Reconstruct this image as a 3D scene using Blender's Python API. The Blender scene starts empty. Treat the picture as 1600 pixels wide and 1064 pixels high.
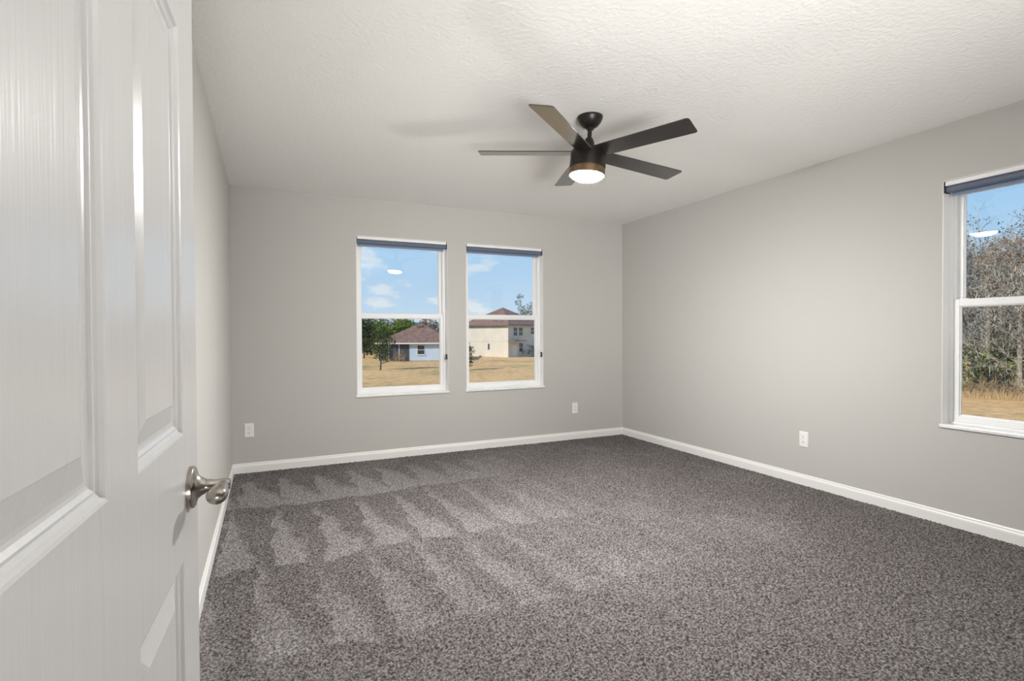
import bpy, bmesh, math, random
import numpy as np
from mathutils import Vector, Matrix

# ------------------------------------------------------------------ camera, sky, sun, lights, exposure
sc = bpy.context.scene
COL = sc.collection
PI = math.pi
CAM = (0.2786, -5.0463, 1.1782)
YAW, PITCH, ROLL, FPX = 0.43408, -0.01302, -0.00464, 825.09

cd = bpy.data.cameras.new('camera')
cam = bpy.data.objects.new('camera', cd)
COL.objects.link(cam)
cd.sensor_fit = 'HORIZONTAL'
cd.sensor_width = 36.0
cd.lens = FPX / 1600 * 36.0
cd.clip_start = 0.02
cd.clip_end = 600
_f = Vector((math.sin(YAW) * math.cos(PITCH), math.cos(YAW) * math.cos(PITCH), math.sin(PITCH)))
_r = Vector((math.cos(YAW), -math.sin(YAW), 0))
_u = _r.cross(_f)
_r2 = math.cos(ROLL) * _r + math.sin(ROLL) * _u
_u2 = -math.sin(ROLL) * _r + math.cos(ROLL) * _u
cam.matrix_world = Matrix(((_r2.x, _u2.x, -_f.x, CAM[0]), (_r2.y, _u2.y, -_f.y, CAM[1]),
                           (_r2.z, _u2.z, -_f.z, CAM[2]), (0, 0, 0, 1)))
sc.camera = cam

SUN_STRENGTH = 4.2
SKY_STRENGTH = 1.0
LAMP_EMISSION = 860.0
LANDING_POWER = 40.0
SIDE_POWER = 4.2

vs = sc.view_settings
vs.view_transform = 'Standard'
vs.look = 'None'
vs.gamma = 1.0
vs.exposure = 0.07
vs.use_curve_mapping = False
sc.cycles.max_bounces = 12
sc.cycles.diffuse_bounces = 8
sc.cycles.transparent_max_bounces = 16
sc.cycles.sample_clamp_indirect = 8.0

world = bpy.data.worlds.new('sky')
sc.world = world
world.use_nodes = True
wn, wl = world.node_tree.nodes, world.node_tree.links
wn.clear()
w_out = wn.new('ShaderNodeOutputWorld')
w_bg = wn.new('ShaderNodeBackground')
w_bg.inputs['Strength'].default_value = SKY_STRENGTH
w_tc = wn.new('ShaderNodeTexCoord')
w_sep = wn.new('ShaderNodeSeparateXYZ')
w_ramp = wn.new('ShaderNodeValToRGB')
e = w_ramp.color_ramp.elements
e[0].position = 0.0; e[0].color = (0.60, 0.74, 0.88, 1)
e[1].position = 0.75; e[1].color = (0.11, 0.26, 0.62, 1)
e.new(0.10).color = (0.46, 0.66, 0.88, 1)
e.new(0.22).color = (0.34, 0.60, 0.89, 1)
w_map = wn.new('ShaderNodeMapping')
w_map.inputs['Scale'].default_value = (13.0, 13.0, 34.0)
w_map.inputs['Location'].default_value = (3.1, 1.7, 0.4)
w_noise = wn.new('ShaderNodeTexNoise')
w_noise.inputs['Scale'].default_value = 1.0
w_noise.inputs['Detail'].default_value = 5.0
w_cr = wn.new('ShaderNodeValToRGB')
e = w_cr.color_ramp.elements
e[0].position = 0.545; e[0].color = (0, 0, 0, 1)
e[1].position = 0.64; e[1].color = (1, 1, 1, 1)
w_fade = wn.new('ShaderNodeMapRange')
w_fade.inputs['From Min'].default_value = 0.02
w_fade.inputs['From Max'].default_value = 0.24
w_fade.inputs['To Min'].default_value = 0.9
w_fade.inputs['To Max'].default_value = 0.30
w_mul = wn.new('ShaderNodeMath'); w_mul.operation = 'MULTIPLY'
w_mix = wn.new('ShaderNodeMixRGB')
w_mix.inputs[2].default_value = (0.80, 0.84, 0.88, 1)
wl.new(w_tc.outputs['Generated'], w_sep.inputs[0])
wl.new(w_sep.outputs['Z'], w_ramp.inputs[0])
wl.new(w_tc.outputs['Generated'], w_map.inputs[0])
wl.new(w_map.outputs[0], w_noise.inputs['Vector'])
wl.new(w_noise.outputs['Fac'], w_cr.inputs[0])
wl.new(w_sep.outputs['Z'], w_fade.inputs['Value'])
wl.new(w_cr.outputs['Color'], w_mul.inputs[0])
wl.new(w_fade.outputs[0], w_mul.inputs[1])
wl.new(w_mul.outputs[0], w_mix.inputs[0])
wl.new(w_ramp.outputs['Color'], w_mix.inputs[1])
wl.new(w_mix.outputs[0], w_bg.inputs['Color'])
wl.new(w_bg.outputs[0], w_out.inputs['Surface'])

sd = bpy.data.lights.new('sun', 'SUN')
sd.energy = SUN_STRENGTH
sd.angle = 0.009
sd.color = (1.0, 0.93, 0.82)
sun = bpy.data.objects.new('sun', sd)
COL.objects.link(sun)
SUN_TRAVEL = Vector((0.981 * math.cos(0.61), 0.150 * math.cos(0.61), -math.sin(0.61)))
sun.rotation_euler = SUN_TRAVEL.to_track_quat('-Z', 'Y').to_euler()

# unseen area light added behind the doorway as fill to brighten the ceiling
ld = bpy.data.lights.new('landing_fill', 'AREA')
ld.shape = 'RECTANGLE'
ld.size, ld.size_y = 1.7, 1.8
ld.spread = math.radians(60)
ld.energy = LANDING_POWER
ld.color = (1.0, 0.98, 0.955)
landing_fill = bpy.data.objects.new('landing_fill', ld)
COL.objects.link(landing_fill)
landing_fill.location = (0.95, -7.0, 0.55)
landing_fill.rotation_euler = (math.radians(119), 0, math.radians(-14))      # shines up at the white ceiling

# second added fill, also unseen, brightens the far part of the right wall
ld2 = bpy.data.lights.new('landing_side_fill', 'AREA')
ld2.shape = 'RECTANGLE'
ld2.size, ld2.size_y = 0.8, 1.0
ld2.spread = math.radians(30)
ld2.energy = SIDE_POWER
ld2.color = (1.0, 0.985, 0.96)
side_fill = bpy.data.objects.new('landing_side_fill', ld2)
COL.objects.link(side_fill)
side_fill.location = (0.95, -6.4, 1.5)
side_fill.rotation_euler = (Vector((4.03, -1.75, 1.3)) - side_fill.location).to_track_quat('-Z', 'Y').to_euler()

# ------------------------------------------------------------------ helpers
def tag(o, label=None, cat=None, group=None, kind=None):
    if label: o['label'] = label
    if cat: o['category'] = cat
    if group: o['group'] = group
    if kind: o['kind'] = kind
    return o

def empty(name, loc=(0, 0, 0), rz=0.0):
    o = bpy.data.objects.new(name, None)
    o.empty_display_size = 0.1
    COL.objects.link(o)
    o.location = loc
    o.rotation_euler = (0, 0, rz)
    return o

class MB:
    """collects shapes, builds ONE mesh object"""
    def __init__(self):
        self.v, self.f, self.m = [], [], []
    def add(self, vs_, fs, mi=0):
        n = len(self.v)
        self.v += [tuple(p) for p in vs_]
        self.f += [tuple(i + n for i in f) for f in fs]
        self.m += [mi] * len(fs)
        return self
    def box(self, x0, x1, y0, y1, z0, z1, mi=0):
        v = [(x0, y0, z0), (x1, y0, z0), (x1, y1, z0), (x0, y1, z0), (x0, y0, z1), (x1, y0, z1), (x1, y1, z1), (x0, y1, z1)]
        f = [(0, 3, 2, 1), (4, 5, 6, 7), (0, 1, 5, 4), (1, 2, 6, 5), (2, 3, 7, 6), (3, 0, 4, 7)]
        return self.add(v, f, mi)
    def lathe(self, prof, n=48, axis='z', c=(0, 0, 0), mi=0):
        """prof: list of (r, h) from one end to the other; ends with r=0 close"""
        v, f = [], []
        rings = []
        for r, h in prof:
            if r < 1e-6:
                rings.append([len(v)]); v.append((0, 0, h))
            else:
                rings.append(list(range(len(v), len(v) + n)))
                v += [(r * math.cos(2 * PI * k / n), r * math.sin(2 * PI * k / n), h) for k in range(n)]
        for a, b in zip(rings, rings[1:]):
            for k in range(n):
                k2 = (k + 1) % n
                if len(a) == 1 and len(b) > 1: f.append((a[0], b[k2], b[k]))
                elif len(b) == 1 and len(a) > 1: f.append((a[k], a[k2], b[0]))
                elif len(a) > 1: f.append((a[k], a[k2], b[k2], b[k]))
        if axis == 'x': v = [(h, x, y) for x, y, h in v]
        if axis == 'y': v = [(x, -h, y) if False else (y, h, x) for x, y, h in v]
        v = [(x + c[0], y + c[1], z + c[2]) for x, y, z in v]
        return self.add(v, f, mi)
    def tube(self, pts, rad, n=8, mi=0, squash=None):
        """tapered tube through pts; rad a number or list; squash = list of (a, b) half axes"""
        pts = [Vector(p) for p in pts]
        if not isinstance(rad, (list, tuple)): rad = [rad] * len(pts)
        v, f = [], []
        up = Vector((0, 0, 1))
        for i, p in enumerate(pts):
            d = (pts[min(i + 1, len(pts) - 1)] - pts[max(i - 1, 0)])
            if d.length < 1e-9: d = Vector((0, 0, 1))
            d.normalize()
            ref = up if abs(d.z) < 0.95 else Vector((1, 0, 0))
            a = d.cross(ref).normalized()
            b = d.cross(a).normalized()
            for k in range(n):
                t = 2 * PI * k / n
                if squash: v.append(p + a * squash[i][0] * math.cos(t) + b * squash[i][1] * math.sin(t))
                else: v.append(p + (a * math.cos(t) + b * math.sin(t)) * rad[i])
        for i in range(len(pts) - 1):
            for k in range(n):
                k2 = (k + 1) % n
                f.append((i * n + k, i * n + k2, (i + 1) * n + k2, (i + 1) * n + k))
        f.append(tuple(range(n))[::-1])
        f.append(tuple(range((len(pts) - 1) * n, len(pts) * n)))
        return self.add(v, f, mi)
    def prism(self, poly, y0, y1, mi=0):
        """poly in x,z extruded along y"""
        n = len(poly)
        v = [(x, y0, z) for x, z in poly] + [(x, y1, z) for x, z in poly]
        f = [tuple(range(n)), tuple(range(n, 2 * n))[::-1]]
        f += [(i, i + n, (i + 1) % n + n, (i + 1) % n) for i in range(n)]
        return self.add(v, f, mi)
    def build(self, name, mats, parent=None, smooth=False, bevel=0, angle=40, fix=True):
        me = bpy.data.meshes.new(name)
        me.from_pydata(self.v, [], self.f)
        if not isinstance(mats, (list, tuple)): mats = [mats]
        for m in mats: me.materials.append(m)
        if any(self.m): me.polygons.foreach_set('material_index', self.m)
        if fix:
            bm = bmesh.new(); bm.from_mesh(me)
            bmesh.ops.recalc_face_normals(bm, faces=bm.faces)
            bm.to_mesh(me); bm.free()
        if smooth:
            me.polygons.foreach_set('use_smooth', [True] * len(me.polygons))
            me.set_sharp_from_angle(angle=math.radians(angle))
        me.update()
        o = bpy.data.objects.new(name, me)
        COL.objects.link(o)
        if parent: o.parent = parent
        if bevel:
            b = o.modifiers.new('bevel', 'BEVEL')
            b.width = bevel; b.segments = 2; b.limit_method = 'ANGLE'
        return o

def copy_tree(o, parent=None):
    c = o.copy()
    COL.objects.link(c)
    c.parent = parent
    for ch in [x for x in COL.objects if x.parent == o]:
        copy_tree(ch, c)
    return c

# ------------------------------------------------------------------ materials
def mat(name, color, rough=0.5, metal=0.0, spec=0.5):
    m = bpy.data.materials.new(name)
    m.use_nodes = True
    b = m.node_tree.nodes['Principled BSDF']
    b.inputs['Base Color'].default_value = (*color, 1)
    b.inputs['Roughness'].default_value = rough
    b.inputs['Metallic'].default_value = metal
    b.inputs['Specular IOR Level'].default_value = spec
    return m

def pos_node(m, scale=(1, 1, 1), obj=False):
    n, l = m.node_tree.nodes, m.node_tree.links
    if obj:
        g = n.new('ShaderNodeTexCoord'); out = g.outputs['Object']
    else:
        g = n.new('ShaderNodeNewGeometry'); out = g.outputs['Position']
    mp = n.new('ShaderNodeMapping')
    mp.inputs['Scale'].default_value = scale
    l.new(out, mp.inputs[0])
    return mp.outputs[0]

def noise(m, vec, scale, detail=2.0, rough=0.5):
    n = m.node_tree.nodes.new('ShaderNodeTexNoise')
    n.inputs['Scale'].default_value = scale
    n.inputs['Detail'].default_value = detail
    n.inputs['Roughness'].default_value = rough
    m.node_tree.links.new(vec, n.inputs['Vector'])
    return n.outputs['Fac']

def ramp(m, fac, stops):
    r = m.node_tree.nodes.new('ShaderNodeValToRGB')
    e = r.color_ramp.elements
    e[0].position, e[0].color = stops[0][0], (*stops[0][1], 1)
    e[1].position, e[1].color = stops[-1][0], (*stops[-1][1], 1)
    for p, c in stops[1:-1]: e.new(p).color = (*c, 1)
    m.node_tree.links.new(fac, r.inputs[0])
    return r.outputs['Color']

def bump(m, h, strength, dist):
    b = m.node_tree.nodes.new('ShaderNodeBump')
    b.inputs['Strength'].default_value = strength
    b.inputs['Distance'].default_value = dist
    m.node_tree.links.new(h, b.inputs['Height'])
    m.node_tree.links.new(b.outputs[0], m.node_tree.nodes['Principled BSDF'].inputs['Normal'])

def set_color(m, c):
    m.node_tree.links.new(c, m.node_tree.nodes['Principled BSDF'].inputs['Base Color'])

def math_n(m, op, a, b=None, c=None):
    n = m.node_tree.nodes.new('ShaderNodeMath'); n.operation = op
    for i, x in enumerate((a, b, c)):
        if x is None: continue
        if isinstance(x, (int, float)): n.inputs[i].default_value = x
        else: m.node_tree.links.new(x, n.inputs[i])
    return n.outputs[0]

M = {}
M['wall'] = mat('greige_wall_paint', (0.535, 0.525, 0.502), 0.75, spec=0.25)
bump(M['wall'], noise(M['wall'], pos_node(M['wall']), 90, 3), 0.12, 0.004)
M['ceiling'] = mat('white_textured_ceiling', (0.90, 0.892, 0.87), 0.9, spec=0.1)
bump(M['ceiling'], noise(M['ceiling'], pos_node(M['ceiling']), 46, 4, 0.62), 0.6, 0.009)
M['trim'] = mat('white_trim_paint', (0.86, 0.855, 0.84), 0.35)
M['vinyl'] = mat('white_vinyl', (0.87, 0.875, 0.88), 0.32)
M['sill'] = mat('white_marble_sill', (0.86, 0.86, 0.87), 0.22)
set_color(M['sill'], ramp(M['sill'], noise(M['sill'], pos_node(M['sill']), 9, 6, 0.65), [(0.35, (0.72, 0.72, 0.74)), (0.5, (0.87, 0.87, 0.87)), (0.8, (0.9, 0.9, 0.9))]))
M['plastic'] = mat('white_outlet_plastic', (0.86, 0.855, 0.84), 0.35)
M['slot'] = mat('dark_outlet_slot', (0.06, 0.055, 0.05), 0.6)
M['black'] = mat('black_plastic', (0.02, 0.02, 0.022), 0.4)
M['nickel'] = mat('satin_nickel', (0.40, 0.365, 0.325), 0.22, 1.0)
M['bronze'] = mat('dark_bronze', (0.022, 0.018, 0.016), 0.36, 0.45)
M['glow_bronze'] = mat('glow_toned_ring_bronze', (0.20, 0.13, 0.07), 0.35, 0.7)  # golden glow of the lens put into the ring's colour
M['blade'] = mat('espresso_blade', (0.040, 0.034, 0.031), 0.3, 0.0, 0.5)
set_color(M['blade'], ramp(M['blade'], noise(M['blade'], pos_node(M['blade'], (4, 60, 60), True), 1.2, 3), [(0.3, (0.014, 0.012, 0.011)), (0.7, (0.028, 0.024, 0.022))]))
M['blade'].node_tree.nodes['Principled BSDF'].inputs['Coat Weight'].default_value = 1.0
M['blade'].node_tree.nodes['Principled BSDF'].inputs['Coat IOR'].default_value = 1.75
M['blade'].node_tree.nodes['Principled BSDF'].inputs['Coat Roughness'].default_value = 0.16
M['roller'] = mat('slate_blue_blind_fabric', (0.125, 0.155, 0.215), 0.6)
M['hem'] = mat('blue_hem_bar', (0.20, 0.265, 0.40), 0.5)  # lighter blue partly stands for sky light coming through the fabric

# door: white paint over a pressed wood grain
M['door'] = mat('white_grained_door_paint', (0.71, 0.71, 0.715), 0.25, spec=0.7)
_dv = pos_node(M['door'], (26, 26, 1.6), True)
_dn = M['door'].node_tree.nodes.new('ShaderNodeTexNoise')
_dn.inputs['Scale'].default_value = 1.0; _dn.inputs['Detail'].default_value = 3; _dn.inputs['Distortion'].default_value = 1.2
M['door'].node_tree.links.new(_dv, _dn.inputs['Vector'])
_rings = math_n(M['door'], 'FRACT', math_n(M['door'], 'MULTIPLY', _dn.outputs['Fac'], 7.0))
_fine = noise(M['door'], pos_node(M['door'], (260, 260, 9), True), 1.0, 2)
bump(M['door'], math_n(M['door'], 'ADD', math_n(M['door'], 'MULTIPLY', _rings, 0.4), _fine), 0.14, 0.0014)

# lens of the fan lamp
m = bpy.data.materials.new('lit_frosted_lens'); m.use_nodes = True
b = m.node_tree.nodes['Principled BSDF']
b.inputs['Base Color'].default_value = (0.9, 0.88, 0.85, 1)
b.inputs['Emission Color'].default_value = (1.0, 0.98, 0.945, 1)
b.inputs['Emission Strength'].default_value = LAMP_EMISSION
M['lens'] = m

# thin clear glass
m = bpy.data.materials.new('clear_glass'); m.use_nodes = True
n, l = m.node_tree.nodes, m.node_tree.links
n.clear()
o_ = n.new('ShaderNodeOutputMaterial'); mx = n.new('ShaderNodeMixShader')
tr = n.new('ShaderNodeBsdfTransparent'); tr.inputs[0].default_value = (0.97, 0.98, 0.975, 1)
gl = n.new('ShaderNodeBsdfGlossy'); gl.inputs['Roughness'].default_value = 0.0
gl.inputs['Color'].default_value = (1, 1, 1, 1)
fr = n.new('ShaderNodeFresnel'); fr.inputs['IOR'].default_value = 1.35
l.new(fr.outputs[0], mx.inputs[0]); l.new(tr.outputs[0], mx.inputs[1]); l.new(gl.outputs[0], mx.inputs[2])
l.new(mx.outputs[0], o_.inputs[0])
M['glass'] = m

# carpet: flecked yarn; tuft-gap shade and the vacuumed nap's sheen put into the colour
m = M['carpet'] = mat('taupe_grey_carpet', (0.15, 0.135, 0.13), 0.95, spec=0.1)
P = pos_node(m)
nd, lk = m.node_tree.nodes, m.node_tree.links
sp = nd.new('ShaderNodeSeparateXYZ'); lk.new(P, sp.inputs[0])
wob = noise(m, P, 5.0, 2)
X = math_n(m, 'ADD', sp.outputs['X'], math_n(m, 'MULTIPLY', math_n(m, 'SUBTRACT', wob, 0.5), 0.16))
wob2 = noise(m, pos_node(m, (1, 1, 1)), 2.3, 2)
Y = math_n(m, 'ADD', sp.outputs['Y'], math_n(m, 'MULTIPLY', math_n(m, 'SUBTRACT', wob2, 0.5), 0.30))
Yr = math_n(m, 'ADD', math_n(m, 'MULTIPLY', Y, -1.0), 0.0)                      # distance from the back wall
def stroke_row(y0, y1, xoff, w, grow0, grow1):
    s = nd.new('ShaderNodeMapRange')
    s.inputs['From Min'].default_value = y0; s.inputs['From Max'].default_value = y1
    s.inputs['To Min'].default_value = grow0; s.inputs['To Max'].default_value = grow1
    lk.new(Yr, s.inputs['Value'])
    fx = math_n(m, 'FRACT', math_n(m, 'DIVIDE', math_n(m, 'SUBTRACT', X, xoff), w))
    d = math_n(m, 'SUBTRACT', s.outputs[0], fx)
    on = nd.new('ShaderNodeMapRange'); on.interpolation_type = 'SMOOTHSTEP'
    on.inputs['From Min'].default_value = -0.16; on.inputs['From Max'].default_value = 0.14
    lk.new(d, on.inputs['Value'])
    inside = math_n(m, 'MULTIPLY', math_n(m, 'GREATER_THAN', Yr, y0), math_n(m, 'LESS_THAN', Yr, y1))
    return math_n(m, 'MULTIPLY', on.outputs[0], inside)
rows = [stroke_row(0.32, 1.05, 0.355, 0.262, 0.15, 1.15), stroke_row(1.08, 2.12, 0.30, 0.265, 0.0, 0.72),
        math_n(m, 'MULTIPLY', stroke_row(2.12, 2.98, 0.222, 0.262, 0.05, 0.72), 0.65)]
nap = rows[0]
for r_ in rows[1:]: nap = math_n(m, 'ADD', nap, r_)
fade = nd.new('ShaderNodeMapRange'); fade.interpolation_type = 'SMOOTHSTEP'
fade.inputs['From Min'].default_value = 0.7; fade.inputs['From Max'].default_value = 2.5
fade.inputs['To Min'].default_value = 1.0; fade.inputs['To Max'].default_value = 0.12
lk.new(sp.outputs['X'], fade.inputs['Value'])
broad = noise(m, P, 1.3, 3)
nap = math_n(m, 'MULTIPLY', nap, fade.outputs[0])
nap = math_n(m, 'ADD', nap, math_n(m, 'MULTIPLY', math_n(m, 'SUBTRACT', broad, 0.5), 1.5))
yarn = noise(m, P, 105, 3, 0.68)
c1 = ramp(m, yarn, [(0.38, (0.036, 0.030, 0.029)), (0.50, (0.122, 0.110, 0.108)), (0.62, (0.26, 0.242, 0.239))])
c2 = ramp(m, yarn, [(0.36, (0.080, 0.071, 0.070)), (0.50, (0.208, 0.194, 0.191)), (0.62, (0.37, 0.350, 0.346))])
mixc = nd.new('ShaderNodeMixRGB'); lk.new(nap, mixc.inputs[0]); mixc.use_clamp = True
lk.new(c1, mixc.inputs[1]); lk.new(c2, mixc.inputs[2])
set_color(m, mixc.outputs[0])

# outdoors
def speckle(name, c0, c1, scale, rough=0.9, detail=3, obj=False):
    m = mat(name, c0, rough, spec=0.2)
    set_color(m, ramp(m, noise(m, pos_node(m, obj=obj), scale, detail, 0.6), [(0.33, c0), (0.67, c1)]))
    return m
M['grass'] = mat('dry_winter_grass', (0.4, 0.3, 0.15), 0.95, spec=0.1)
_gp = pos_node(M['grass'])
_g1 = ramp(M['grass'], noise(M['grass'], _gp, 0.10, 4, 0.65), [(0.32, (0.36, 0.31, 0.14)), (0.46, (0.64, 0.43, 0.21)), (0.68, (0.74, 0.48, 0.245))])
_g2 = ramp(M['grass'], noise(M['grass'], _gp, 1.6, 5, 0.7), [(0.3, (0.62, 0.62, 0.60)), (0.7, (1.25, 1.2, 1.15))])
_gm = M['grass'].node_tree.nodes.new('ShaderNodeMixRGB'); _gm.blend_type = 'MULTIPLY'; _gm.inputs[0].default_value = 1
M['grass'].node_tree.links.new(_g1, _gm.inputs[1]); M['grass'].node_tree.links.new(_g2, _gm.inputs[2])
set_color(M['grass'], _gm.outputs[0])
M['straw'] = speckle('straw_blades', (0.48, 0.34, 0.17), (0.62, 0.48, 0.28), 3)
M['bark'] = speckle('pale_grey_bark', (0.20, 0.175, 0.145), (0.46, 0.42, 0.36), 3)
M['bark_dark'] = speckle('brown_bark', (0.07, 0.055, 0.04), (0.16, 0.13, 0.10), 3)
M['moss'] = speckle('grey_twigs_and_moss', (0.27, 0.26, 0.235), (0.56, 0.54, 0.49), 2)
M['rust_leaf'] = speckle('rust_brown_leaves', (0.17, 0.105, 0.065), (0.38, 0.27, 0.18), 2)
M['dark_leaf'] = speckle('dark_green_leaves', (0.02, 0.035, 0.014), (0.13, 0.17, 0.07), 2)
M['green_leaf'] = speckle('yellow_green_leaves', (0.06, 0.11, 0.02), (0.28, 0.36, 0.09), 1.2)
M['grey_leaf'] = speckle('grey_green_leaves', (0.13, 0.14, 0.11), (0.30, 0.30, 0.25), 0.8)
M['brush'] = speckle('dry_brush_stems', (0.26, 0.18, 0.10), (0.54, 0.42, 0.26), 2)
M['shingle'] = speckle('brown_shingles', (0.17, 0.105, 0.085), (0.27, 0.175, 0.14), 1.5)
M['blue_wall'] = speckle('pale_blue_stucco', (0.46, 0.56, 0.68), (0.52, 0.62, 0.73), 0.8)
M['cream_wall'] = speckle('cream_stucco', (0.60, 0.55, 0.47), (0.66, 0.61, 0.52), 0.7)
M['fascia'] = mat('white_fascia', (0.72, 0.70, 0.67), 0.6)
M['dark_fascia'] = mat('brown_fascia', (0.16, 0.13, 0.115), 0.6)
M['screen'] = mat('dark_porch_screen', (0.045, 0.05, 0.065), 0.6)
M['win_frame'] = mat('house_window_frame', (0.62, 0.62, 0.62), 0.5)
M['win_glass'] = mat('dark_house_glass', (0.03, 0.045, 0.06), 0.08)

# ------------------------------------------------------------------ the room
W, H, LEN = 4.035, 2.44, 4.86
WIN_W, WIN_Z0, WIN_Z1 = 0.884, 0.597, 2.096
X1, X2, Y3 = 1.031, 2.107, -3.216        # the windows' left edges
TH = 0.16

def wall_with_holes(name, length, holes, parent=None):
    """local x along the wall, y outwards, z up; holes = [(x0, x1, z0, z1)]"""
    xs = sorted({0.0, length} | {h[0] for h in holes} | {h[1] for h in holes})
    zs = sorted({0.0, H} | {h[2] for h in holes} | {h[3] for h in holes})
    mb = MB()
    def solid(i, j):
        if not (0 <= i < len(xs) - 1 and 0 <= j < len(zs) - 1): return False
        cx, cz = (xs[i] + xs[i + 1]) / 2, (zs[j] + zs[j + 1]) / 2
        return not any(h[0] < cx < h[1] and h[2] < cz < h[3] for h in holes)
    for i in range(len(xs) - 1):
        for j in range(len(zs) - 1):
            if not solid(i, j): continue
            x0, x1, z0, z1 = xs[i], xs[i + 1], zs[j], zs[j + 1]
            mb.add([(x0, 0, z0), (x1, 0, z0), (x1, 0, z1), (x0, 0, z1)], [(0, 1, 2, 3)])
            mb.add([(x0, TH, z0), (x1, TH, z0), (x1, TH, z1), (x0, TH, z1)], [(3, 2, 1, 0)])
            if not solid(i - 1, j): mb.add([(x0, 0, z0), (x0, TH, z0), (x0, TH, z1), (x0, 0, z1)], [(3, 2, 1, 0)])
            if not solid(i + 1, j): mb.add([(x1, 0, z0), (x1, TH, z0), (x1, TH, z1), (x1, 0, z1)], [(0, 1, 2, 3)])
            if not solid(i, j - 1): mb.add([(x0, 0, z0), (x1, 0, z0), (x1, TH, z0), (x0, TH, z0)], [(3, 2, 1, 0)])
            if not solid(i, j + 1): mb.add([(x0, 0, z1), (x1, 0, z1), (x1, TH, z1), (x0, TH, z1)], [(0, 1, 2, 3)])
    o = mb.build(name, M['wall'], fix=False)
    return o

wb = wall_with_holes('wall_back', W, [(X1, X1 + WIN_W, WIN_Z0, WIN_Z1), (X2, X2 + WIN_W, WIN_Z0, WIN_Z1)])
tag(wb, 'greige back wall holding the two neighbouring windows', 'wall', kind='structure')
wr = wall_with_holes('wall_right', 8.9, [(-Y3, -Y3 + WIN_W, WIN_Z0, WIN_Z1)])
wr.location = (W, 0, 0); wr.rotation_euler = (0, 0, -PI / 2)
tag(wr, 'greige right wall with one window near its front end', 'wall', kind='structure')
wl_ = MB().box(-TH, 0, -8.9, TH, 0, H).build('wall_left', M['wall'])
tag(wl_, 'greige left wall behind the open white door', 'wall', kind='structure')
wf = MB().box(0, W, -8.9, -8.74, 0, H).build('wall_front', M['wall'])
tag(wf, 'greige wall at the far end of the landing behind the camera', 'wall', kind='structure')
ce = MB().box(-TH, W + TH, -8.9, TH, H, H + 0.12).build('ceiling', M['ceiling'])
tag(ce, 'white knockdown textured ceiling carrying the fan', 'ceiling', kind='structure')

# carpet: a real pile surface, every few millimetres a tuft of its own height
def carpet(x0, x1, y0, y1, step, seed):
    rng = np.random.default_rng(seed)
    nx, ny = int(round((x1 - x0) / step)) + 1, int(round((y1 - y0) / step)) + 1
    gx, gy = np.meshgrid(np.linspace(x0, x1, nx), np.linspace(y0, y1, ny), indexing='xy')
    h = rng.random((ny, nx))
    h = 0.62 * h + 0.38 * (np.roll(h, 1, 0) + np.roll(h, 1, 1)) / 2
    jx, jy = (rng.random((ny, nx)) - 0.5) * step * 0.7, (rng.random((ny, nx)) - 0.5) * step * 0.7
    jx[:, [0, -1]] = 0; jy[[0, -1], :] = 0
    # clumps and a few crushed spots
    z = -0.008 + h * 0.011
    for (cx, cy, rx, ry, a) in [(0.09, -2.42, 0.030, 0.010, 0.3), (2.09, -2.53, 0.040, 0.010, -0.5), (3.07, -1.41, 0.05, 0.010, 0.1),
                                (0.70, -1.90, 0.030, 0.010, 0.6), (1.30, -1.70, 0.035, 0.010, 0.4), (0.28, -1.20, 0.03, 0.010, -0.3),
                                (2.45, -2.95, 0.09, 0.008, 0.8), (3.3, -0.62, 0.10, 0.008, 0.4), (2.9, -1.9, 0.06, 0.009, -0.2)]:
        dx, dy = gx - cx, gy - cy
        u = (dx * math.cos(a) + dy * math.sin(a)) / rx
        v = (-dx * math.sin(a) + dy * math.cos(a)) / ry
        z -= 0.011 * np.exp(-(u * u + v * v))
    co = np.stack([gx + jx, gy + jy, z], -1).reshape(-1, 3).astype(np.float32)
    idx = np.arange(nx * ny).reshape(ny, nx)
    q = np.stack([idx[:-1, :-1], idx[:-1, 1:], idx[1:, 1:], idx[1:, :-1]], -1).reshape(-1, 4).astype(np.int32)
    me = bpy.data.meshes.new('floor')
    me.vertices.add(len(co)); me.vertices.foreach_set('co', co.ravel())
    me.loops.add(q.size); me.loops.foreach_set('vertex_index', q.ravel())
    me.polygons.add(len(q)); me.polygons.foreach_set('loop_start', np.arange(0, q.size, 4, dtype=np.int32))
    me.update(calc_edges=True)
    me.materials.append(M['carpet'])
    o = bpy.data.objects.new('floor', me)
    COL.objects.link(o)
    return o
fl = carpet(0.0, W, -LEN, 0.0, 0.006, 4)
tag(fl, 'taupe grey carpet with brushed vacuum strokes', 'carpet', kind='structure')
fl2 = MB().box(-TH, W + TH, -8.9, -LEN, -0.1, 0.0).build('floor_landing', M['trim'])
tag(fl2, 'pale floor of the landing behind the camera', 'floor', kind='structure')
fb = MB().box(-TH, W + TH, -8.9, TH, -0.30, -0.10).build('floor_slab', M['trim'])
tag(fb, 'floor slab below the carpet', 'floor', kind='structure')

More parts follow.
